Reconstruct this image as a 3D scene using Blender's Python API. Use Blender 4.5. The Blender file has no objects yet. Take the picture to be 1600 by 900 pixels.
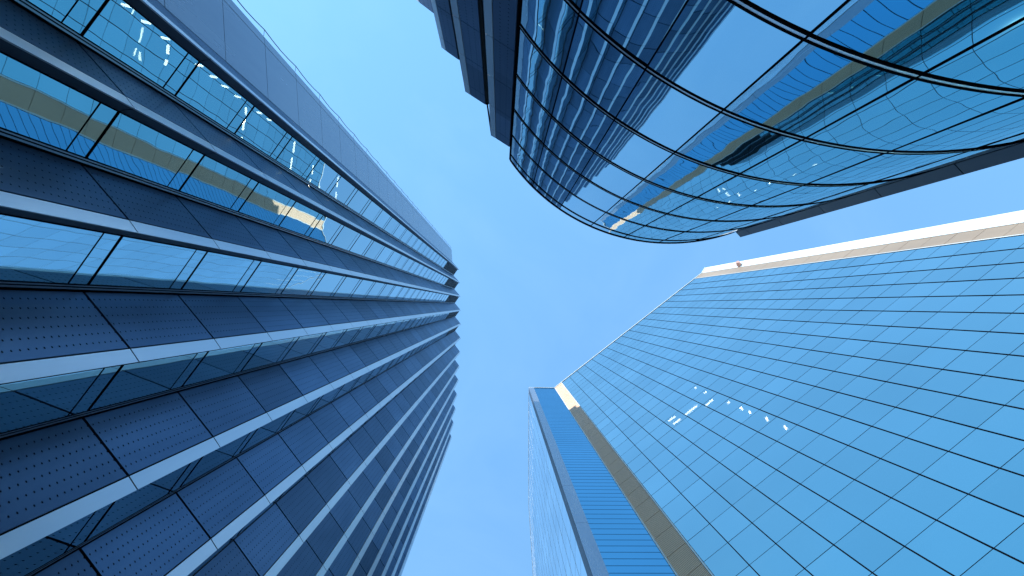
import bpy, math, random
from mathutils import Vector, Matrix
random.seed(7)
S = bpy.context.scene
COL = S.collection
# ------------------------------------------------------------------ camera
CAMZ = 1.6
FPX = 800.0                       # focal length in photo pixels (photo is 1600 wide)
VPX, VPY = 782.0, 476.0           # where the zenith falls in the photo
v0 = Vector((VPX - 800, VPY - 450, FPX)).normalized()
Q = v0.rotation_difference(Vector((0, 0, 1))).to_matrix()
R0 = Matrix(((1, 0, 0), (0, -1, 0), (0, 0, -1)))      # camera looking straight up
cam = bpy.data.cameras.new('camera')
cam.sensor_width = 36.0
cam.lens = 36.0 * FPX / 1600.0
cam.clip_start = 0.1
cam.clip_end = 5000
camo = bpy.data.objects.new('camera', cam)
COL.objects.link(camo)
camo.matrix_world = Matrix.Translation((0, 0, CAMZ)) @ (Q @ R0).to_4x4()
S.camera = camo

# ------------------------------------------------------------------ sky, sun, exposure
SUN_DIR = Vector((-0.66, -0.75, 0))                    # towards the sun, in plan
SUN_EL = math.radians(40)
w = bpy.data.worlds.new('World'); S.world = w; w.use_nodes = True
nt = w.node_tree
bg = nt.nodes['Background']
sky = nt.nodes.new('ShaderNodeTexSky')
sky.sky_type = 'NISHITA'; sky.sun_disc = False
sky.sun_elevation = SUN_EL
az = math.atan2(SUN_DIR.x, SUN_DIR.y)                  # rotation 0 = +Y, clockwise
sky.sun_rotation = az
sky.altitude = 20; sky.air_density = 1.0; sky.dust_density = 0.0; sky.ozone_density = 1.6
wb = nt.nodes.new('ShaderNodeMix'); wb.data_type = 'RGBA'; wb.blend_type = 'MULTIPLY'     # the camera's cool white balance
wb.inputs[0].default_value = 1.0; wb.inputs[7].default_value = (0.66, 0.98, 1.02, 1)
air = nt.nodes.new('ShaderNodeMix'); air.data_type = 'RGBA'                                # even high haze that flattens the sky
air.inputs[0].default_value = 0.45; air.inputs[7].default_value = (0.82, 1.86, 3.40, 1)
nt.links.new(sky.outputs[0], wb.inputs[6]); nt.links.new(wb.outputs[2], air.inputs[6])
tcw = nt.nodes.new('ShaderNodeTexCoord'); cz = nt.nodes.new('ShaderNodeTexNoise')           # the thinnest veil of cirrus
cz.inputs['Scale'].default_value = 3.2; cz.inputs['Detail'].default_value = 6; cz.inputs['Roughness'].default_value = 0.55; cz.inputs['Distortion'].default_value = 0.6
cr = nt.nodes.new('ShaderNodeMapRange'); cr.inputs[1].default_value = 0.45; cr.inputs[2].default_value = 0.80; cr.inputs[3].default_value = 0.0; cr.inputs[4].default_value = 0.10
veil = nt.nodes.new('ShaderNodeMix'); veil.data_type = 'RGBA'; veil.inputs[7].default_value = (1.9, 2.9, 3.7, 1)
nt.links.new(tcw.outputs['Generated'], cz.inputs['Vector']); nt.links.new(cz.outputs['Fac'], cr.inputs[0]); nt.links.new(cr.outputs[0], veil.inputs[0])
nt.links.new(air.outputs[2], veil.inputs[6]); nt.links.new(veil.outputs[2], bg.inputs[0])
bg.inputs[1].default_value = 0.13
sd = bpy.data.lights.new('sun', 'SUN'); sd.energy = 2.0; sd.angle = math.radians(0.53); sd.color = (1.0, 0.96, 0.91)
so = bpy.data.objects.new('sun', sd); COL.objects.link(so)
sv = Vector((SUN_DIR.x * math.cos(SUN_EL), SUN_DIR.y * math.cos(SUN_EL), math.sin(SUN_EL) * SUN_DIR.length)).normalized()
so.rotation_euler = sv.to_track_quat('Z', 'Y').to_euler()
S.view_settings.view_transform = 'Standard'
S.view_settings.look = 'None'
S.view_settings.gamma = 1.0
S.view_settings.use_curve_mapping = False
S.view_settings.exposure = 1.5
S.cycles.max_bounces = 10
S.cycles.glossy_bounces = 6
S.cycles.transparent_max_bounces = 12
S.cycles.caustics_reflective = False
S.cycles.caustics_refractive = False

# ------------------------------------------------------------------ helpers
def at(px, py, h):
    """the point at height h that shows at photo pixel (px, py)"""
    d = Q @ Vector((px - 800, py - 450, FPX))
    t = (h - CAMZ) / d.z
    return Vector((d.x * t, d.y * t))
def px_of(p):
    d = Q.transposed() @ (Vector(p) - Vector((0, 0, CAMZ)))
    return (800 + FPX * d.x / d.z, 450 + FPX * d.y / d.z)

class MB:
    def __init__(s): s.v, s.f, s.uv, s.m, s.sm = [], [], [], [], []
    def poly(s, pts, uv=None, mi=0, smooth=False):
        n = len(s.v); s.v += [Vector(p) for p in pts]
        s.f.append(tuple(range(n, n + len(pts)))); s.uv.append(uv or [(0, 0)] * len(pts)); s.m.append(mi); s.sm.append(smooth)
    def panel(s, p, q, z0, z1, n, front=0.0, depth=0.06, mi=0, u0=0.0):
        """upright slab from plan point p to q, its face FRONT out along n, DEPTH thick"""
        p, q, n = Vector(p), Vector(q), Vector(n)
        a, b = p + n * front, q + n * front
        c, d = b - n * depth, a - n * depth
        L = (q - p).length
        F = lambda w, z: (w.x, w.y, z)
        s.poly([F(a, z0), F(b, z0), F(b, z1), F(a, z1)], [(u0, z0), (u0 + L, z0), (u0 + L, z1), (u0, z1)], mi)
        e = [(-9, 0)] * 4
        s.poly([F(b, z0), F(c, z0), F(c, z1), F(b, z1)], e, mi)
        s.poly([F(d, z0), F(a, z0), F(a, z1), F(d, z1)], e, mi)
        s.poly([F(a, z1), F(b, z1), F(c, z1), F(d, z1)], e, mi)
        s.poly([F(a, z0), F(d, z0), F(c, z0), F(b, z0)], e, mi)
        s.poly([F(c, z0), F(d, z0), F(d, z1), F(c, z1)], e, mi)
    def quad(s, p, q, z0, z1, mi=0, u0=0.0, smooth=False):
        L = (Vector(q) - Vector(p)).length
        s.poly([(p[0], p[1], z0), (q[0], q[1], z0), (q[0], q[1], z1), (p[0], p[1], z1)], [(u0, z0), (u0 + L, z0), (u0 + L, z1), (u0, z1)], mi, smooth)
    def prism(s, pts, z0, z1, mi=0):
        n = len(pts)
        for i in range(n):
            s.quad(pts[i], pts[(i + 1) % n], z0, z1, mi)
        s.poly([(p[0], p[1], z1) for p in pts], None, mi)
        s.poly([(p[0], p[1], z0) for p in reversed(pts)], None, mi)
    def rod(s, a, b, r, n=8, mi=0):
        a, b = Vector(a), Vector(b); d = (b - a).normalized()
        x = d.orthogonal().normalized(); y = d.cross(x)
        ring = [x * math.cos(2 * math.pi * i / n) * r + y * math.sin(2 * math.pi * i / n) * r for i in range(n)]
        for i in range(n):
            j = (i + 1) % n
            s.poly([a + ring[i], a + ring[j], b + ring[j], b + ring[i]], None, mi, True)
        s.poly([a + k for k in reversed(ring)], None, mi); s.poly([b + k for k in ring], None, mi)
    def build(s, name, mats, parent=None):
        o0 = Vector(parent['base']) if parent is not None else Vector((0, 0, 0))
        me = bpy.data.meshes.new(name)
        me.from_pydata([tuple(v - o0) for v in s.v], [], s.f)
        lay = me.uv_layers.new(name='uv')
        k = 0
        for f, uv in zip(s.f, s.uv):
            for j in range(len(f)):
                lay.data[k].uv = uv[j]; k += 1
        me.polygons.foreach_set('material_index', s.m)
        me.polygons.foreach_set('use_smooth', s.sm)
        for m in (mats if isinstance(mats, (list, tuple)) else [mats]): me.materials.append(m)
        me.update()
        o = bpy.data.objects.new(name, me); COL.objects.link(o)
        if parent is not None:
            o.parent = parent; o['base'] = parent['base']
        return o

def thing(name, label, cat, base, group=None):
    o = bpy.data.objects.new(name, None); COL.objects.link(o)
    o.location = base; o['base'] = tuple(base); o['label'] = label; o['category'] = cat
    if group: o['group'] = group
    return o

# ------------------------------------------------------------------ materials
def newmat(name):
    m = bpy.data.materials.new(name); m.use_nodes = True
    n = m.node_tree; n.nodes.clear()
    out = n.nodes.new('ShaderNodeOutputMaterial')
    return m, n, out
def N(n, t, **kw):
    x = n.nodes.new(t)
    for k, v in kw.items(): setattr(x, k, v)
    return x
def math_(n, op, a, b=None):
    x = N(n, 'ShaderNodeMath', operation=op)
    for i, q in enumerate((a, b)):
        if q is None: continue
        if isinstance(q, (int, float)): x.inputs[i].default_value = q
        else: n.links.new(q, x.inputs[i])
    return x.outputs[0]
def noise(n, scale, detail=2, rough=0.5, stretch=None):
    tc = N(n, 'ShaderNodeTexCoord'); mp = N(n, 'ShaderNodeMapping')
    if stretch: mp.inputs['Scale'].default_value = stretch
    nz = N(n, 'ShaderNodeTexNoise'); nz.inputs['Scale'].default_value = scale; nz.inputs['Detail'].default_value = detail; nz.inputs['Roughness'].default_value = rough
    n.links.new(tc.outputs['Object'], mp.inputs[0]); n.links.new(mp.outputs[0], nz.inputs['Vector'])
    return nz.outputs['Fac']
def ramp(n, fac, a, b, lo=0.3, hi=0.7):
    r = N(n, 'ShaderNodeValToRGB'); r.color_ramp.elements[0].position = lo; r.color_ramp.elements[1].position = hi
    r.color_ramp.elements[0].color = (*a, 1); r.color_ramp.elements[1].color = (*b, 1)
    n.links.new(fac, r.inputs[0]); return r.outputs[0]

def metal(name, a, b, rough=0.4, metallic=0.5, spec=0.5, nscale=0.7, stretch=(1, 1, 0.15), bump=0.0):
    m, n, out = newmat(name)
    p = N(n, 'ShaderNodeBsdfPrincipled')
    f = noise(n, nscale, 4, 0.6, stretch)
    n.links.new(ramp(n, f, a, b), p.inputs['Base Color'])
    p.inputs['Metallic'].default_value = metallic
    p.inputs['Specular IOR Level'].default_value = spec
    n.links.new(math_(n, 'ADD', math_(n, 'MULTIPLY', f, 0.16), rough - 0.08), p.inputs['Roughness'])
    n.links.new(p.outputs[0], out.inputs[0])
    return m

def perforated(name, a, b):
    """dark sheet metal with rows of small stamped slots (uv in metres: u along the panel, v height)"""
    m, n, out = newmat(name)
    p = N(n, 'ShaderNodeBsdfPrincipled')
    uv = N(n, 'ShaderNodeUVMap'); sp = N(n, 'ShaderNodeSeparateXYZ'); n.links.new(uv.outputs[0], sp.inputs[0])
    u, v = sp.outputs[0], sp.outputs[1]
    du, dv = 0.37, 0.25
    fu = math_(n, 'SUBTRACT', math_(n, 'FRACT', math_(n, 'DIVIDE', math_(n, 'SUBTRACT', u, 0.14), du)), 0.5)
    fv = math_(n, 'SUBTRACT', math_(n, 'FRACT', math_(n, 'DIVIDE', v, dv)), 0.5)
    fu = math_(n, 'MULTIPLY', fu, du); fv = math_(n, 'MULTIPLY', fv, dv)
    # slanted slot: distance to a short segment
    ru = math_(n, 'ADD', fu, math_(n, 'MULTIPLY', fv, 0.35))
    d = math_(n, 'SQRT', math_(n, 'ADD', math_(n, 'POWER', math_(n, 'MULTIPLY', ru, 1.0), 2.0), math_(n, 'POWER', math_(n, 'MULTIPLY', fv, 1.25), 2.0)))
    hole = N(n, 'ShaderNodeMapRange'); hole.inputs['From Min'].default_value = 0.024; hole.inputs['From Max'].default_value = 0.044
    hole.inputs['To Min'].default_value = 0.0; hole.inputs['To Max'].default_value = 1.0
    n.links.new(d, hole.inputs[0])
    ok = math_(n, 'GREATER_THAN', u, -1.0)
    hf = math_(n, 'MAXIMUM', hole.outputs[0], math_(n, 'SUBTRACT', 1.0, ok))
    f = noise(n, 0.5, 4, 0.6, (1, 1, 0.3))
    colr = ramp(n, f, a, b)
    # small tone change from panel to panel
    oi = N(n, 'ShaderNodeObjectInfo'); wn = N(n, 'ShaderNodeTexWhiteNoise', noise_dimensions='2D'); cb = N(n, 'ShaderNodeCombineXYZ')
    n.links.new(math_(n, 'FLOOR', math_(n, 'DIVIDE', math_(n, 'SUBTRACT', v, 19.7 - 5.2 * 4), 5.2)), cb.inputs[0])
    n.links.new(math_(n, 'MULTIPLY', oi.outputs['Random'], 97.0), cb.inputs[1]); n.links.new(cb.outputs[0], wn.inputs['Vector'])
    tone = N(n, 'ShaderNodeHueSaturation'); n.links.new(colr, tone.inputs['Color'])
    n.links.new(math_(n, 'ADD', math_(n, 'MULTIPLY', wn.outputs['Value'], 0.55), 0.72), tone.inputs['Value'])
    colr = tone.outputs[0]
    mix = N(n, 'ShaderNodeMix', data_type='RGBA'); mix.inputs[6].default_value = (0.012, 0.022, 0.045, 1)
    n.links.new(colr, mix.inputs[7]); n.links.new(hf, mix.inputs[0])
    n.links.new(mix.outputs[2], p.inputs['Base Color'])
    n.links.new(math_(n, 'MULTIPLY', hf, 0.6), p.inputs['Metallic'])
    n.links.new(math_(n, 'MULTIPLY', hf, 0.40), p.inputs['Specular IOR Level'])
    p.inputs['Roughness'].default_value = 0.32
    p.inputs['Specular Tint'].default_value = (0.42, 0.54, 0.66, 1)
    bp = N(n, 'ShaderNodeBump'); bp.inputs['Strength'].default_value = 0.6; bp.inputs['Distance'].default_value = 0.02
    n.links.new(hf, bp.inputs['Height']); n.links.new(bp.outputs[0], p.inputs['Normal'])
    n.links.new(p.outputs[0], out.inputs[0])
    return m

def glass(name, tint, edge, see=0.18, through=(0.35, 0.5, 0.55), wave=0.004, wscale=0.45, power=4.0, rough=0.012):
    m, n, out = newmat(name)
    lw = N(n, 'ShaderNodeLayerWeight'); lw.inputs[0].default_value = 0.5
    fz = math_(n, 'POWER', lw.outputs['Facing'], power)
    mix = N(n, 'ShaderNodeMix', data_type='RGBA'); mix.inputs[6].default_value = (*tint, 1); mix.inputs[7].default_value = (*edge, 1)
    n.links.new(fz, mix.inputs[0])
    g = N(n, 'ShaderNodeBsdfGlossy'); g.inputs['Roughness'].default_value = rough
    uv = N(n, 'ShaderNodeUVMap'); sp = N(n, 'ShaderNodeSeparateXYZ'); n.links.new(uv.outputs[0], sp.inputs[0])
    tone = N(n, 'ShaderNodeHueSaturation'); n.links.new(mix.outputs[2], tone.inputs['Color'])       # each pane its own slight tone
    n.links.new(math_(n, 'ADD', math_(n, 'ADD', math_(n, 'MULTIPLY', sp.outputs[0], 0.10), 0.85), math_(n, 'MULTIPLY', noise(n, 0.05, 3, 0.6), 0.20)), tone.inputs['Value'])
    n.links.new(tone.outputs[0], g.inputs[0])
    if wave:
        bp = N(n, 'ShaderNodeBump'); bp.inputs['Strength'].default_value = 1.0; bp.inputs['Distance'].default_value = wave
        n.links.new(noise(n, wscale, 1.5, 0.45), bp.inputs['Height']); n.links.new(bp.outputs[0], g.inputs['Normal'])
    t = N(n, 'ShaderNodeBsdfTransparent'); t.inputs[0].default_value = (*through, 1)
    ms = N(n, 'ShaderNodeMixShader')
    n.links.new(math_(n, 'MULTIPLY', math_(n, 'SUBTRACT', 1.0, fz), see), ms.inputs[0])
    n.links.new(g.outputs[0], ms.inputs[1]); n.links.new(t.outputs[0], ms.inputs[2])
    n.links.new(ms.outputs[0], out.inputs[0])
    return m

def plain(name, a, b, rough=0.7, nscale=2.0):
    return metal(name, a, b, rough, 0.0, 0.4, nscale, (1, 1, 1))

M = {}
M['perf'] = perforated('dark perforated sheet', (0.072, 0.122, 0.200), (0.105, 0.168, 0.265))
M['perfwing'] = perforated('perforated sheet lifted for shade', (0.115, 0.165, 0.25), (0.15, 0.21, 0.31))  # same cladding as the tower's, extra light put into the colour for the shaded wing
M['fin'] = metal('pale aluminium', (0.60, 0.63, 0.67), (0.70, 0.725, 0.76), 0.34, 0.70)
M['flank'] = metal('grey blue sheet', (0.29, 0.34, 0.41), (0.34, 0.39, 0.455), 0.26, 0.55)
M['dark'] = metal('black frame', (0.003, 0.004, 0.008), (0.006, 0.008, 0.014), 0.6, 0.0, 0.0)
M['void'] = plain('dark backing', (0.006, 0.007, 0.010), (0.012, 0.013, 0.018), 0.9)
M['framelite'] = metal('grey frame', (0.16, 0.18, 0.21), (0.22, 0.24, 0.27), 0.4, 0.5)
M['louvre'] = metal('dark louvre', (0.012, 0.014, 0.022), (0.02, 0.022, 0.03), 0.5, 0.2)
M['glassL'] = glass('tinted mirror glass', (0.50, 0.71, 0.76), (0.9, 0.95, 0.97), 0.10, wave=0.007, wscale=0.40)
M['glassR'] = glass('blue curtain glass', (0.18, 0.44, 0.46), (0.80, 0.92, 0.93), 0.12, (0.6, 0.68, 0.66), wave=0.002, wscale=0.3, power=1.5)
M['glassC'] = glass('curved mirror glass', (0.46, 0.72, 0.82), (0.9, 0.95, 0.98), 0.08, wave=0.012, wscale=0.45)
M['beige'] = metal('beige ribbed metal', (0.80, 0.51, 0.32), (0.88, 0.57, 0.36), 0.45, 0.2)
M['beigesun'] = metal('beige panel darkened for sun', (0.29, 0.215, 0.15), (0.36, 0.27, 0.19), 0.5, 0.0, 0.4, 0.35)  # beige of the corner bands, its colour darkened because full sun falls here
M['white'] = metal('white enamel', (0.62, 0.66, 0.66), (0.74, 0.77, 0.76), 0.4, 0.0)
M['cap'] = metal('pale coping', (0.66, 0.72, 0.74), (0.74, 0.78, 0.80), 0.4, 0.1)
M['frit'] = glass('pale mirror glass', (0.72, 0.88, 0.95), (0.9, 0.95, 0.98), 0.0, wave=0.0)
M['louvreglass'] = glass('blue slatted glass', (0.11, 0.40, 0.57), (0.45, 0.74, 0.90), 0.0, wave=0.001, power=3.0)
M['finside'] = metal('shaded fin sheet', (0.045, 0.060, 0.095), (0.060, 0.078, 0.115), 0.4, 0.3)  # return face of the pale fin, its shade and dark reflections painted into the colour
M['brown'] = plain('brown backing', (0.20, 0.145, 0.10), (0.24, 0.17, 0.12), 0.8)
M['slab'] = plain('ceiling board', (0.30, 0.34, 0.35), (0.36, 0.40, 0.41), 0.8, 0.3)
M['finwall'] = metal('dark slate blue sheet', (0.05, 0.062, 0.090), (0.065, 0.08, 0.11), 0.4, 0.3)
M['pink'] = plain('salmon paint', (0.90, 0.52, 0.44), (0.92, 0.58, 0.50), 0.5)
def paving():
    m, n, out = newmat('grey paving')
    p = N(n, 'ShaderNodeBsdfPrincipled'); br = N(n, 'ShaderNodeTexBrick'); tc = N(n, 'ShaderNodeTexCoord')
    br.inputs['Color1'].default_value = (0.24, 0.23, 0.22, 1); br.inputs['Color2'].default_value = (0.28, 0.27, 0.25, 1); br.inputs['Mortar'].default_value = (0.12, 0.12, 0.11, 1)
    br.inputs['Scale'].default_value = 1.0; br.inputs['Mortar Size'].default_value = 0.01
    n.links.new(tc.outputs['Object'], br.inputs['Vector']); n.links.new(br.outputs[0], p.inputs['Base Color']); p.inputs['Roughness'].default_value = 0.8
    n.links.new(p.outputs[0], out.inputs[0]); return m
M['paving'] = paving()
def lampmat():
    m, n, out = newmat('lit lamp')
    e = N(n, 'ShaderNodeEmission'); e.inputs[0].default_value = (1.0, 0.84, 0.60, 1); e.inputs[1].default_value = 8.0
    n.links.new(e.outputs[0], out.inputs[0]); return m
M['lamp'] = lampmat()

# ------------------------------------------------------------------ ground
g = MB(); g.poly([(-900, -900, 0), (900, -900, 0), (900, 900, 0), (-900, 900, 0)])
pv = g.build('pavement', M['paving']); pv['kind'] = 'structure'

def perp(d):                                   # outward side for a chain that runs down the photo on the left
    d = Vector(d).normalized(); return Vector((d.y, -d.x))
IN = lambda p, n, k: Vector(p) - Vector(n) * k

# ================================================================== tower with the saw-tooth front (left)
HL = 165.0
LT = thing('office_tower', 'tall dark navy tower with a saw-tooth front of slotted panels and pale vertical fins', 'tower', (-16, 12, 0))
def pl(x, y): return at(x, y, HL)
lev = [19.7 + 5.2 * k for k in range(-4, 28) if 19.7 + 5.2 * k < HL]
lev = [0.0] + [z for z in lev if z > 1] + [HL]
GLASS_TOP = 134.1
T_Y = [419, 440, 461.5, 483.5, 505, 527, 549, 571, 592.5, 615, 637, 659, 681]
def cx(y): return 719.2 - 0.00046 * (y - 505) ** 2
teeth = []
for k, ty in enumerate(T_Y):
    tip = Vector((cx(ty), ty))
    slope = -2 * 0.00046 * (ty - 505)                     # dx/dy of the gently bowed front
    c, s = math.cos(-math.atan(slope)), math.sin(-math.atan(slope))
    rot = lambda dx, dy, c=c, s=s: Vector((c * dx - s * dy, s * dx + c * dy))
    val = tip - rot(7.9, 9.9)
    a1 = tip + rot(1.5, 2.25)
    b1 = a1 + rot(-2.6, 0.35)
    teeth.append([val, tip, a1, b1])
win_all = []
core = MB()
for k, (val, tip, a1, b1) in enumerate(teeth):
    V_, T_, A_, B_ = pl(*val), pl(*tip), pl(*a1), pl(*b1)
    nP, nA, nB = perp(T_ - V_), perp(A_ - T_), perp(B_ - A_)
    # perforated face
    mb = MB(); fb = MB(); sb = MB()
    dP = (T_ - V_).normalized()
    g0, g1 = V_ + dP * 0.03, T_ - dP * 0.05
    for z0, z1 in zip(lev[:-1], lev[1:]):
        mb.panel(g0, g1, z0 + 0.06, z1 - 0.06, nP, random.uniform(-0.004, 0.004), 0.06)
        dA = (A_ - T_).normalized()
        dB = (B_ - A_).normalized()
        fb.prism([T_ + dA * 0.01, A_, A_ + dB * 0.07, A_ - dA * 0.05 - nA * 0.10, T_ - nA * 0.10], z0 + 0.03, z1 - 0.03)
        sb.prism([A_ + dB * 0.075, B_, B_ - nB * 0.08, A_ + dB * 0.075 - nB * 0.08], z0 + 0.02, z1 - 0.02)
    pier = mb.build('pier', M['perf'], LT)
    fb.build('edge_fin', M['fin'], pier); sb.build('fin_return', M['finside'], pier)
    core.quad(IN(V_, nP, 0.10), IN(T_, nP, 0.10), 0, HL - 0.3)
    # glazed return to the next valley
    if k + 1 < len(teeth):
        NV = pl(*teeth[k + 1][0])
        nG = perp(NV - B_)
        dG = (NV - B_).normalized()
        fw = 0.30
        e1 = NV - dG * fw                                   # glass ends here, then a grooved frame
        core.quad(IN(B_, nG, 0.9), IN(NV, nG, 0.9) , 0, HL - 0.3)
        core.quad(IN(B_, nG, 0.12), IN(B_, nG, 0.9), 0, HL - 0.3)
        fr = MB()
        for w0, w1, mi in ((0.0, 0.055, 0), (0.055, 0.105, 1), (0.105, 0.155, 0), (0.155, 0.225, 1), (0.225, 0.30, 0)):
            fr.panel(e1 + dG * w0, e1 + dG * w1, 0, HL, nG, 0.004 if mi else 0.0, 0.1, mi)
        fr.panel(B_ - dG * 0.0, B_ + dG * 0.05, 0, HL, nG, 0.0, 0.05, 0)
        for z in lev[1:-1]:
            if z > GLASS_TOP + 0.2: continue
            fr.panel(B_ + dG * 0.01, e1 - dG * 0.01, z - 0.05, z + 0.05, nG, 0.016, 0.06, 0)      # heavy transom
            fr.panel(B_ + dG * 0.01, e1 - dG * 0.01, z - 0.85, z - 0.805, nG, 0.012, 0.05, 0)      # light transom
        fr.build('window_frame', [M['dark'], M['flank']], LT)
        lb = MB()
        lb.panel(B_ + dG * 0.06, e1 - dG * 0.01, GLASS_TOP, HL, nG, -0.12, 0.05)
        zz = GLASS_TOP + 0.2
        while zz < HL - 0.2:
            lb.panel(B_ + dG * 0.06, e1 - dG * 0.01, zz, zz + 0.28, nG, 0.0, 0.08); zz += 0.65
        lb.build('louvre', M['louvre'], LT)
        zl = [z for z in lev if z <= GLASS_TOP + 0.2]
        for z0, z1 in zip(zl[:-1], zl[1:]):
            win_all.append((k, B_ + dG * 0.05, e1, nG, z0, z1))
# windows: the hundred that show largest are parts of their own
def pxarea(p, q, z0, z1):
    P = [px_of((p[0], p[1], z0)), px_of((q[0], q[1], z0)), px_of((q[0], q[1], z1)), px_of((p[0], p[1], z1))]
    P = [(min(max(x, 0), 1600), min(max(y, 0), 900)) for x, y in P]
    return abs(sum(P[i][0] * P[(i + 1) % 4][1] - P[(i + 1) % 4][0] * P[i][1] for i in range(4))) / 2
def pane(mb, p, q, n, z0, z1, tilt):
    p, q, n = Vector(p), Vector(q), Vector(n)
    r = [random.gauss(0, tilt) for _ in range(3)]
    L, H = (q - p).length, z1 - z0
    def P(w, s, z, t): 
        o = r[0] * (s - .5) * L + r[1] * (t - .5) * H
        return (w.x + n.x * o, w.y + n.y * o, z)
    mb.poly([P(p, 0, z0, 0), P(q, 1, z0, 0), P(q, 1, z1, 1), P(p, 0, z1, 1)], [(random.random(), 0.5)] * 4)
def facing(n, p): return Vector(n).dot(Vector(p)) < 0
def ranked_windows(items, parent, mat, tilt, split=None, top=100):
    sc = []
    for it in items:
        k, p, q, n, z0, z1 = it
        a = pxarea(p, q, max(z0, 2.5), max(z1, 2.6)) if facing(n, p) else 0
        sc.append((a, it))
    sc.sort(key=lambda t: -t[0])
    rest = MB()
    for i, (a, (k, p, q, n, z0, z1)) in enumerate(sc):
        mb = MB() if i < top else rest
        if split:
            pane(mb, p, q, n, z0 + 0.07, z1 - 0.86, tilt); pane(mb, p, q, n, z1 - 0.80, z1 - 0.07, tilt)
        else:
            pane(mb, p, q, n, z0, z1, tilt)
        if i < top: mb.build('window', mat, parent)
    if rest.f:
        o = rest.build('window', mat, parent); o['kind'] = 'stuff'
ranked_windows(win_all, LT, M['glassL'], 0.0016, split=True)
# end walls, back and roof
first, last = pl(*teeth[0][0]), pl(*teeth[-1][2])
G_a, G_b, G_c = pl(705.3, 389), pl(705.75, 392), first + Vector((-0.03, -0.03))
body_pts = [first, G_c, G_b, G_a, Vector((-60, G_a.y - 4)), Vector((-60, last.y + 3)), last]
fl = MB()
segs = [(G_a, G_b), (G_b, G_c)]
for (p, q) in segs:
    n = perp(q - p); d = (q - p).normalized()
    for z0, z1 in zip(lev[:-1], lev[1:]):
        fl.panel(p + d * 0.02, q - d * 0.02, z0 + 0.02, z1 - 0.02, n, 0.0, 0.06)
    core.quad(IN(p, n, 0.09), IN(q, n, 0.09), 0, HL - 0.2)
p, q = Vector((-60, G_a.y - 4)), G_a - Vector((0.05, 0.0))
n = perp(q - p)
n = n if n.y < 0 else -n
W = (q - p) / 12
for j in range(12):
    for z0, z1 in zip(lev[:-1], lev[1:]):
        fl.panel(p + W * j + W.normalized() * 0.02, p + W * (j + 1) - W.normalized() * 0.02, z0 + 0.02, z1 - 0.02, n, 0.0, 0.06)
core.quad(IN(p, n, 0.09), IN(q, n, 0.09), 0, HL - 0.2)
fl.build('side_wall', M['flank'], LT)
core.quad(Vector((-60, G_a.y - 4)), Vector((-60, last.y + 3)), 0, HL - 0.2)
core.quad(Vector((-60, last.y + 3)), last, 0, HL - 0.2)
core.build('inner_wall', M['void'], LT)
rf = MB()
outl = []
for val, tip, a1, b1 in teeth: outl += [pl(*val), pl(*tip), pl(*a1), pl(*b1)]
rf.poly([(p.x, p.y, HL - 0.35) for p in [G_a, G_b, G_c] + outl[:-1] + [Vector((-60, last.y + 3)), Vector((-60, G_a.y - 4))]])
rf.build('roof', M['void'], LT)
# slim guide rail on brackets along the corner
rl = MB()
off = pl(705.5, 386.9)
for z0, z1 in zip(lev[:-1], lev[1:]):
    if z0 < 12: continue
    for i in range(4):
        t0, t1 = i / 4, (i + 1) / 4
        bow = lambda t: -0.22 * math.sin(math.pi * t)
        d = (off - G_a).normalized()
        f0, f1 = off + d * bow(t0) * 0.6, off + d * bow(t1) * 0.6
        rl.rod((f0.x, f0.y, z0 + (z1 - z0) * t0), (f1.x, f1.y, z0 + (z1 - z0) * t1), 0.035, 6)
    rl.rod((G_a.x, G_a.y, z0), (off.x, off.y, z0), 0.015, 6)
rl.build('guide_rail', M['framelite'], LT)

# ================================================================== blue glass tower (right)
HR = 158.0
def pr(x, y): return at(x, y, HR)
P0, P1, P2, P3 = pr(877.7, 597.5), pr(1085.5, 435.5), pr(1097.5, 426.2), pr(1102.6, 418)
Sx = pr(866.5, 606.3)
C1, C0 = pr(834, 606), pr(826.5, 606)
W1 = [pr(826.3, 614), pr(825.9, 700), pr(826.2, 790), pr(833, 900), pr(842, 990)]
RT = thing('glass_tower', 'tall flat fronted tower of bright blue square panes with beige ribbed corner bands', 'tower', (40, 20, 0))
def outn(p, q):                                   # outward = towards the square where the camera stands
    d = (q - p).normalized(); n = Vector((d.y, -d.x))
    return n if n.dot(p) < 0 else -n
floors = [32.7 + 4.09 * k for k in range(-7, 31)]
floors = [0.0] + [z for z in floors if 2 < z < HR - 1.5] + [HR]
nF = outn(P0, P1); dF = (P1 - P0).normalized(); LF = (P1 - P0).length
NB = 18
mu = [P0 + dF * LF * j / NB for j in range(NB + 1)]
items = []
for j in range(NB):
    for z0, z1 in zip(floors[:-1], floors[1:]):
        items.append((j, mu[j] + dF * 0.03, mu[j + 1] - dF * 0.03, nF, z0 + 0.03, z1 - 0.03))
ranked_windows(items, RT, M['glassR'], 0.0012)
for j in range(NB + 1):
    mb = MB(); mb.panel(mu[j] - dF * 0.045, mu[j] + dF * 0.045, 0, HR, nF, 0.04, 0.15, 0)
    mb.build('mullion', [M['dark'], M['framelite']], RT)
for z in floors[1:-1]:
    mb = MB()
    for j in range(NB):
        mb.panel(mu[j] + dF * 0.09, mu[j + 1] - dF * 0.065, z - 0.02, z + 0.02, nF, 0.008, 0.08)
    mb.build('transom', M['dark'], RT)
sl = MB()
for z in floors[1:]:
    a, b = IN(P0, nF, 0.25), IN(P1, nF, 0.25)
    c, d = IN(P1, nF, 9), IN(P0, nF, 9)
    sl.prism([a, b, c, d], z - 0.45, z - 0.05)
sl.build('ceiling', M['slab'], RT)
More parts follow.
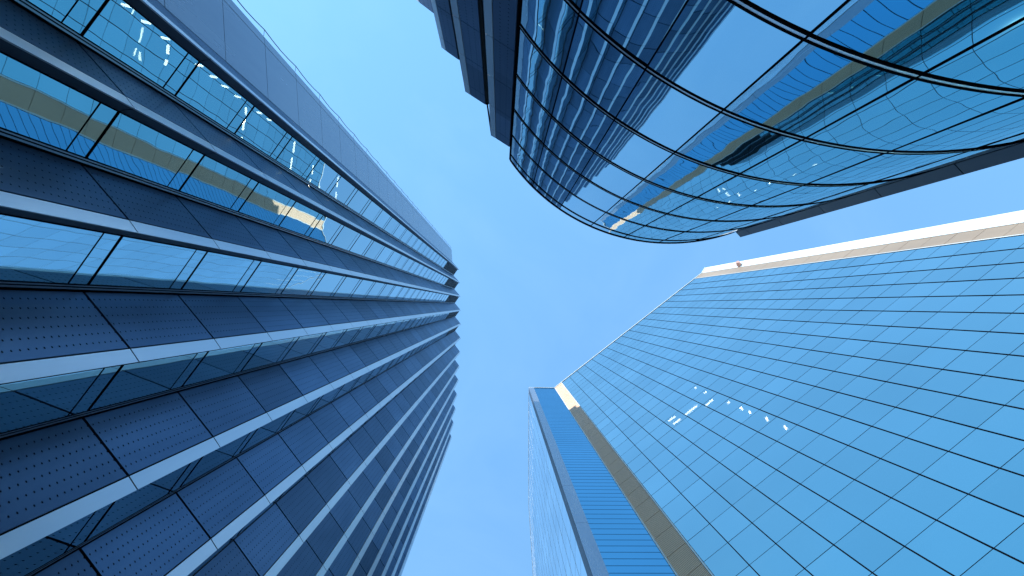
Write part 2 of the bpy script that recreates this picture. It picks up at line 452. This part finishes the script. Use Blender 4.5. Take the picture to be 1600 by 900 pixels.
# ribbed beige bands
def ribbed(p, q, rib=0.125, zs=floors):
    n = outn(p, q); d = (q - p).normalized(); L = (q - p).length
    mb = MB(); nr = max(3, int(L / rib)); st = L / nr
    for z0, z1 in zip(zs[:-1], zs[1:]):
        for i in range(nr):
            a = p + d * st * i
            mb.panel(a + d * st * 0.08, a + d * st * 0.72, z0 + 0.035, z1 - 0.035, n, 0.0, 0.05)
    back = MB(); back.panel(p, q, 0, HR - 0.1, n, -0.055, 0.05)
    return mb, back
for (p, q) in ((Sx, P0), (P1, P2)):
    d = (q - p).normalized(); n = outn(p, q)
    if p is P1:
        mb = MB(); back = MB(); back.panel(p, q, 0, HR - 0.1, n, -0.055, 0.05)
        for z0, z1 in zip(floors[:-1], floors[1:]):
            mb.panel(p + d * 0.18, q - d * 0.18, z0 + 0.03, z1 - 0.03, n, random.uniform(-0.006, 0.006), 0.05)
        o = mb.build('panelled_band', M['beigesun'], RT)
    else:
        mb, back = ribbed(p + d * 0.18, q - d * 0.18)
        o = mb.build('ribbed_band', M['beige'], RT)
    back.build('backing', M['brown'], o)
    tr = MB()
    for e in (p + d * 0.0, q - d * 0.16):
        tr.panel(e, e + d * 0.16, 0, HR, n, 0.06, 0.14)
    tr.build('trim', M['white'], o)
# white corner wall beyond the right band
mb = MB(); n = outn(P2, P3); d = (P3 - P2).normalized()
for z0, z1 in zip(floors[:-1], floors[1:]):
    mb.panel(P2 + d * 0.05, P3, z0 + 0.02, z1 - 0.02, n, random.uniform(-0.01, 0.01), 0.08)
mb.build('corner_wall', M['white'], RT)
# slatted blue wall left of the band: three slats to a floor, each leaning a little
mb = MB(); n = outn(C1, Sx); d = (Sx - C1).normalized()
zs = []
for z0, z1 in zip(floors[:-1], floors[1:]):
    h = (z1 - z0) / 3
    for i in range(3):
        a, b = z0 + h * i, z0 + h * (i + 1)
        A, B = C1 + d * 0.0, Sx - d * 0.02
        lo, gp = n * 0.012, 0.07
        mb.poly([(A.x + lo.x, A.y + lo.y, a + gp), (B.x + lo.x, B.y + lo.y, a + gp), (B.x, B.y, b), (A.x, A.y, b)])
        mb.poly([(A.x, A.y, a + gp), (B.x, B.y, a + gp), (B.x + lo.x, B.y + lo.y, a + gp), (A.x + lo.x, A.y + lo.y, a + gp)], None, 1)
        mb.poly([(A.x, A.y, a), (B.x, B.y, a), (B.x, B.y, a + gp), (A.x, A.y, a + gp)], None, 1)
mb.build('slatted_wall', [M['louvreglass'], M['dark']], RT)
# pale strip at the corner, with its shadow side
mb = MB(); n = outn(C0, C1)
for z0, z1 in zip(floors[:-1:3], floors[3::3] + [HR]):
    mb.panel(C0, C1, z0 + 0.02, z1 - 0.02, n, 0.12, 0.3)
mb.build('corner_strip', M['flank'], RT)
mb = MB(); mb.panel(C0 + Vector((-0.0, 0.18)), W1[0], 0, HR, Vector((-1, 0)), 0.02, 0.2)
mb.build('side_strip', M['finwall'], RT)
mb = MB(); sg = MB()
for p, q in zip(W1[:-1], W1[1:]):
    d = (q - p).normalized(); n = Vector((-d.y, d.x)); L = (q - p).length
    nb = max(1, round(L / 2.8))
    for i in range(nb):
        a, b = p + d * L * i / nb, p + d * L * (i + 1) / nb
        for z0, z1 in zip(floors[:-1], floors[1:]):
            pane(mb, a + d * 0.03, b - d * 0.03, n, z0 + 0.03, z1 - 0.03, 0.0007)
        sg.panel(a - d * 0.03, a + d * 0.03, 0, HR, n, 0.015, 0.1)
mb.build('side_glazing', M['frit'], RT)
for z in floors[1:-1]:
    for p, q in zip(W1[:-1], W1[1:]):
        d = (q - p).normalized(); sg.panel(p, q, z - 0.018, z + 0.018, Vector((-d.y, d.x)), 0.004, 0.08)
sg.build('side_mullion', M['cap'], RT)
# coping, body and roof
cp = MB()
chain = [P3, P2, P1, P0, Sx, C1, C0]
for p, q in zip(chain[:-1], chain[1:]):
    n = outn(p, q); cp.panel(p, q, HR, HR + 0.5, n, 0.12, 0.4)
for p, q in zip([C0] + W1[:-1], W1):
    d = (q - p).normalized(); cp.panel(p, q, HR, HR + 0.5, Vector((-d.y, d.x)), 0.05, 0.3)
cp.build('coping', M['cap'], RT)
bd = MB()
back = [W1[-1] + Vector((0.3, 0)), Vector((90, W1[-1].y)), Vector((90, P3.y)), P3 + Vector((0.2, 0.1))]
for p, q in zip(back[:-1], back[1:]): bd.quad(p, q, 0, HR)
for p, q in zip([C0] + W1[:-1], W1):
    d = (q - p).normalized(); n = Vector((-d.y, d.x)); bd.quad(IN(p, n, .25), IN(q, n, .25), 0, HR)
for p, q in ((C0, C1), (C1, Sx)):
    n = outn(p, q); bd.quad(IN(p, n, .25), IN(q, n, .25), 0, HR)
a, b = IN(P0, nF, 9.1), IN(P1, nF, 9.1)
bd.quad(a, b, 0, HR); bd.quad(IN(P0, nF, .3), a, 0, HR); bd.quad(IN(P1, nF, .3), b, 0, HR)
bd.quad(IN(P2, outn(P2, P3), .15), IN(P3, outn(P2, P3), .15), 0, HR)
bd.poly([(p.x, p.y, HR - 0.02) for p in chain + W1 + back])
bd.build('inner_wall', M['void'], RT)

# ------------------------------------------------------------------ ceiling lamps behind the blue panes
def facade_hit(px, py):
    d = Q @ Vector((px - 800, py - 450, FPX))
    t = P0.dot(nF) / (d.x * nF.x + d.y * nF.y)
    return CAMZ + d.z * t
lampdef = [
    ((1041.7, 656), (1052, 648.7), 'lit ceiling strip lamp, leftmost of the bright cluster behind the blue panes'),
    ((1056, 665), (1066.7, 657), 'lit ceiling strip lamp, lowest of the bright cluster behind the blue panes'),
    ((1075, 650), (1093, 636), 'longest lit ceiling strip lamp behind the blue panes'),
    ((1098.5, 633), (1110, 622.7), 'lit ceiling strip lamp just above and right of the longest one'),
    ((1082, 606), (1085.5, 603.5), 'small round spot of light highest behind the blue panes, left of a twin'),
    ((1097, 613), (1100.5, 610), 'small spot of light just above the top strip lamp'),
    ((1133, 628), (1135.5, 626), 'faint tiny spot of light between two other spots'),
    ((1153, 635), (1156, 639), 'spot of light in the middle of the row to the right'),
    ((1176, 644), (1179, 649), 'spot of light left of the last two in the row'),
    ((1202, 654), (1205, 660), 'bright spot of light second from the right end of the row'),
    ((1232, 668), (1236, 674), 'bright spot of light at the right end of the row'),
]
proto = MB()
proto.prism([Vector((-.5, -.085)), Vector((.5, -.085)), Vector((.5, .085)), Vector((-.5, .085))], -0.06, 0.0)
proto_me = None
for (a, b, lab) in lampdef:
    mx, my = (a[0] + b[0]) / 2, (a[1] + b[1]) / 2
    zf = facade_hit(mx, my)
    lo = max(z for z in floors if z <= zf); hi = min(z for z in floors if z > zf)
    zm = lo + min(max((zf - lo) / (hi - lo), 0.26), 0.78) * (hi - lo)                                   # clear of the floor joints
    hit = at(mx, my, zf); nx, ny = px_of((hit.x, hit.y, zm))
    zc = hi - 0.47
    pa, pb = at(a[0] + nx - mx, a[1] + ny - my, zc), at(b[0] + nx - mx, b[1] + ny - my, zc)
    if proto_me is None:
        o = proto.build('ceiling_lamp', M['lamp']); proto_me = o
    else:
        o = proto_me.copy(); COL.objects.link(o)
    m = (pa + pb) / 2
    o.location = (m.x, m.y, zc)
    o.rotation_euler = (0, 0, math.atan2(pb.y - pa.y, pb.x - pa.x))
    o.scale = (max((pb - pa).length, 0.4), 1.5, 1)
    o['label'] = lab; o['category'] = 'lamp'; o['group'] = 'lit lamps inside the blue glass tower'

# ================================================================== low building with the bowed glass front (top)
HC = CAMZ + 36.0
CC, CR = (1046.3, 75.9), 303.6
def pc(ang, dr=0.0):
    return at(CC[0] + (CR + dr) * math.cos(math.radians(ang)), CC[1] + (CR + dr) * math.sin(math.radians(ang)), HC)
CB = thing('glass_building', 'lower building with a bowed mirror glass front and black curved bands', 'building', (4, -14, 0))
cen = at(CC[0], CC[1], HC)
mul = [145.07, 134.9, 124.5, 114.05, 103.7, 93.4, 83.06, 72.7, 70.4]
zC = [CAMZ + 10.36 + 4.06 * k for k in range(-3, 7)]
zC = [0.0] + [z for z in zC if z > 0.5] + [HC]
def arc(a0, a1, n): return [pc(a0 + (a1 - a0) * i / n) for i in range(n + 1)]
for a0, a1 in zip(mul[:-1], mul[1:]):
    ns = max(2, int(abs(a0 - a1) / 0.9))
    for z0, z1 in zip(zC[:-1], zC[1:]):
        mb = MB(); pts = arc(a0, a1, ns)
        me_v = []
        tx, tz = random.gauss(0, 0.0015), random.gauss(0, 0.0015)
        for i, p in enumerate(pts):
            n = (p - cen).normalized()
            for z, t in ((z0 - (0.085 if z0 > 0 else 0), -.5), (z1 - 0.105, .5)):
                o = tx * (i / ns - .5) * 2.4 + tz * t * 4
                me_v.append(Vector((p.x + n.x * o, p.y + n.y * o, z)))
        mb.v = me_v
        for i in range(ns):
            mb.f.append((2 * i, 2 * i + 2, 2 * i + 3, 2 * i + 1)); mb.uv.append([(0, 0)] * 4); mb.m.append(0); mb.sm.append(True)
        mb.build('window', M['glassC'], CB)
allarc = arc(mul[0], mul[-1], 84)
def band(pts, z0, z1, out0, out1, mb, mi=0):
    """curved bar standing out0..out1 proud of the glass line"""
    A = []
    for p in pts:
        n = (p - cen).normalized(); A.append((p + n * out0, p + n * out1))
    for (i0, o0), (i1, o1) in zip(A[:-1], A[1:]):
        F = lambda q, z: (q.x, q.y, z)
        mb.poly([F(o0, z0), F(o1, z0), F(o1, z1), F(o0, z1)], None, mi, True)
        mb.poly([F(i0, z0), F(i1, z0), F(o1, z0), F(o0, z0)], None, mi)
        mb.poly([F(i0, z1), F(o0, z1), F(o1, z1), F(i1, z1)], None, mi)
    for i, o in (A[0], A[-1]):
        mb.poly([(i.x, i.y, z0), (o.x, o.y, z0), (o.x, o.y, z1), (i.x, i.y, z1)], None, mi)
for z in zC[1:-1]:
    mb = MB()
    band(allarc, z - 0.145, z - 0.075, -0.05, 0.025, mb)
    band(allarc, z - 0.075, z + 0.035, -0.05, 0.010, mb, 1)
    band(allarc, z + 0.035, z + 0.115, -0.03, 0.022, mb)
    mb.build('curved_transom', [M['dark'], M['fin']], CB)
mb = MB(); band(allarc, HC - 0.08, HC + 0.06, -0.2, 0.04, mb); band(allarc, HC + 0.06, HC + 0.12, -0.2, 0.06, mb, 1)
mb.build('coping', [M['dark'], M['cap']], CB)
for a in mul[:-1]:
    p = pc(a); n = (p - cen).normalized(); d = Vector((-n.y, n.x))
    mb = MB(); mb.panel(p - d * 0.025, p + d * 0.025, 0, HC, n, 0.015, 0.07); mb.build('mullion', M['dark'], CB)
# the dark fin wall at the right end
E0, E1 = at(1148.5, 362.0, HC), at(1156.7, 370.8, HC)
ef = MB(); n = outn(E0, E1); d = (E1 - E0).normalized()
jz = [0] + [CAMZ + z for z in (2.3, 6.3, 10.3, 14.35, 18.36, 22.4, 26.43, 30.45, 34.5)] + [HC]
for z0, z1 in zip(jz[:-1], jz[1:]):
    ef.panel(E0 + d * 0.03, E1, z0 + 0.02, z1 - 0.02, n, 0, 0.08)
fw_ = ef.build('fin_wall', M['finwall'], CB)
eb = MB(); eb.panel(E0, E1 - d * 0.02, 0, HC - 0.05, n, -0.09, 0.06)
eb.build('backing', M['void'], fw_)
g2 = MB(); q0 = pc(70.4); g2.panel(q0, E0, 0, HC, outn(q0, E0) if (E0 - q0).length > 1e-3 else n, 0.0, 0.1)
g2.build('end_trim', M['dark'], CB)
# saw-tooth wing on the left of the bow
HW = CAMZ + 33.1
def pw(x, y): return at(x, y, HW)
wing = [((797.6, 231), (774.7, 216.3), (767, 211.8), (760.3, 165)),
        ((760.3, 165), (735, 148.6), (726.9, 143.3), (718.3, 95)),
        ((718.3, 95), (697, 80), (690, 74.5), (679.3, 22.5)),
        ((679.3, 22.5), (655, 4), (647.5, -2), (636, -56)),
        ((636, -56), (611, -76), (603, -83), (591, -140)),
        ((591, -140), (566, -162), (558, -169), (545, -230))]
wz = [0] + [CAMZ + 31.6 - 3.7 * k for k in range(8, -1, -1)] + [HW]
wc = MB()
for a, b, c, dd in wing:
    A, B, C, D = pw(*a), pw(*b), pw(*c), pw(*dd)
    n1, n2 = outn(A, B), outn(B, C)
    d1, d2 = (B - A).normalized(), (C - B).normalized()
    mb, fb, gb = MB(), MB(), MB()
    for z0, z1 in zip(wz[:-1], wz[1:]):
        mb.panel(A + d1 * 0.10, B - d1 * 0.03, z0 + 0.02, z1 - 0.02, n1, 0, 0.06)
        fb.panel(B + d2 * 0.01, C, z0 + 0.02, z1 - 0.02, n2, 0, 0.08)
    pier = mb.build('pier', M['perfwing'], CB); fb.build('edge_fin', M['fin'], pier)
    n3 = Vector((-(D - C).y, (D - C).x)).normalized(); n3 = n3 if n3.x < 0 else -n3
    d3 = (D - C).normalized()
    gb.panel(C + d3 * 0.1, D, 0, HW, n3, -0.05, 0.06); gb.build('window', M['glassL'], CB)
    wc.quad(IN(A, n1, .1), IN(B, n1, .1), 0, HW - .1); wc.quad(IN(B, n2, .1), IN(C, n2, .1), 0, HW - .1)
    wc.quad(IN(C, n3, .15), IN(D, n3, .15), 0, HW - .1)
Aw = pw(797.6, 231)
lastw = pw(545, -230)
mb = MB(); mb.panel(Aw + Vector((0.02, 0)), pc(145.07), 0, HC, outn(Aw, pc(145.07)) , 0.0, 0.1); mb.build('end_trim', M['dark'], CB)
wc.quad(lastw, Vector((10, -60)), 0, HW - .1)
wc.quad(Vector((10, -60)), Vector((34, -45)), 0, HC)
wc.quad(Vector((34, -45)), E1, 0, HC)
pts = [pw(*p) for t in wing for p in t[:3]] + [lastw, Vector((10, -60)), Aw + Vector((1.0, -1))]
wc.poly([(p.x, p.y, HW - 0.1) for p in pts])
wc.poly([(p.x, p.y, HC - 0.1) for p in allarc + [E0, E1, Vector((34, -45)), Vector((10, -60)), Aw]])
ia = [p - (p - cen).normalized() * 0.5 for p in arc(145.07, 70.4, 24)]
for p, q in zip(ia[:-1], ia[1:]): wc.quad(p, q, 0, HC - 0.1)
wc.build('inner_wall', M['void'], CB)

# ------------------------------------------------------------------ salmon fitting on the beige corner band
zf = CAMZ + 132
a, b = at(1155, 412.5, zf), at(1162.5, 424, zf)
mb = MB()
n = outn(P1, P2)
for i in range(5):
    t0, t1 = i / 5, (i + 1) / 5
    q0, q1 = a.lerp(b, t0) + n * 0.7, a.lerp(b, t1) + n * 0.7
    mb.rod((q0.x, q0.y, zf + 0.3 * math.sin(i)), (q1.x, q1.y, zf + 0.3 * math.sin(i + 1)), 0.50 + 0.14 * math.sin(i * 1.3), 8)
o = mb.build('wall_fitting', M['pink']); o['label'] = 'small salmon pink fitting fixed to the beige corner band near the roof'; o['category'] = 'fitting'

# ------------------------------------------------------------------ lamps behind the topmost glass band of the saw-tooth tower
pb_, ne_ = pl(*teeth[0][3]), pl(*teeth[1][0])
nT1 = perp(ne_ - pb_)
def behind(px, py, back=0.45):
    d = Q @ Vector((px - 800, py - 450, FPX))
    t = (pb_.dot(nT1) - back) / (d.x * nT1.x + d.y * nT1.y)
    return Vector((0, 0, CAMZ)) + d * t
dash = [(197, 10), (228, 36), (258, 61), (311, 103), (333, 121), (351, 136), (371, 152), (405, 177), (420, 188)]
string = [((264, 70), (263, 84)), ((262, 94), (259, 102)), ((385, 168), (385, 179)), ((383, 186), (380, 203)), ((379, 214), (377, 223)),
          ((461, 221), (459, 238)), ((457, 246), (454, 268)), ((490, 258), (488, 272)), ((486, 280), (483, 290)), ((529, 276), (527, 292)), ((526, 300), (525, 311))]
order = ['first', 'second', 'third', 'fourth', 'fifth', 'sixth', 'seventh', 'eighth', 'ninth', 'tenth', 'eleventh']
def lamp_between(a, b, thick, lab, group):
    A, B = behind(*a), behind(*b)
    o = proto_me.copy(); COL.objects.link(o)
    d = B - A
    o.location = (A + B) / 2
    o.rotation_mode = 'QUATERNION'; o.rotation_quaternion = d.to_track_quat('X', 'Z')
    o.scale = (max(d.length, 0.2), thick, 1.2)
    o['label'] = lab; o['category'] = 'lamp'; o['group'] = group
for i, (x, y) in enumerate(dash):
    k = 0.55 + 0.9 * (1 - i / 8)
    lamp_between((x - 4.5 * k, y - 1.0 * k), (x + 4.5 * k, y + 1.0 * k), 0.75, 'short lit dash, %s in its row along the topmost glass band' % order[i], 'short lamps behind the topmost glass band')
for i, (a, b) in enumerate(string):
    lamp_between(a, b, 0.5, 'thin upright streak of light in the topmost glass band, %s from the upper end' % order[i], 'upright lamps behind the topmost glass band')
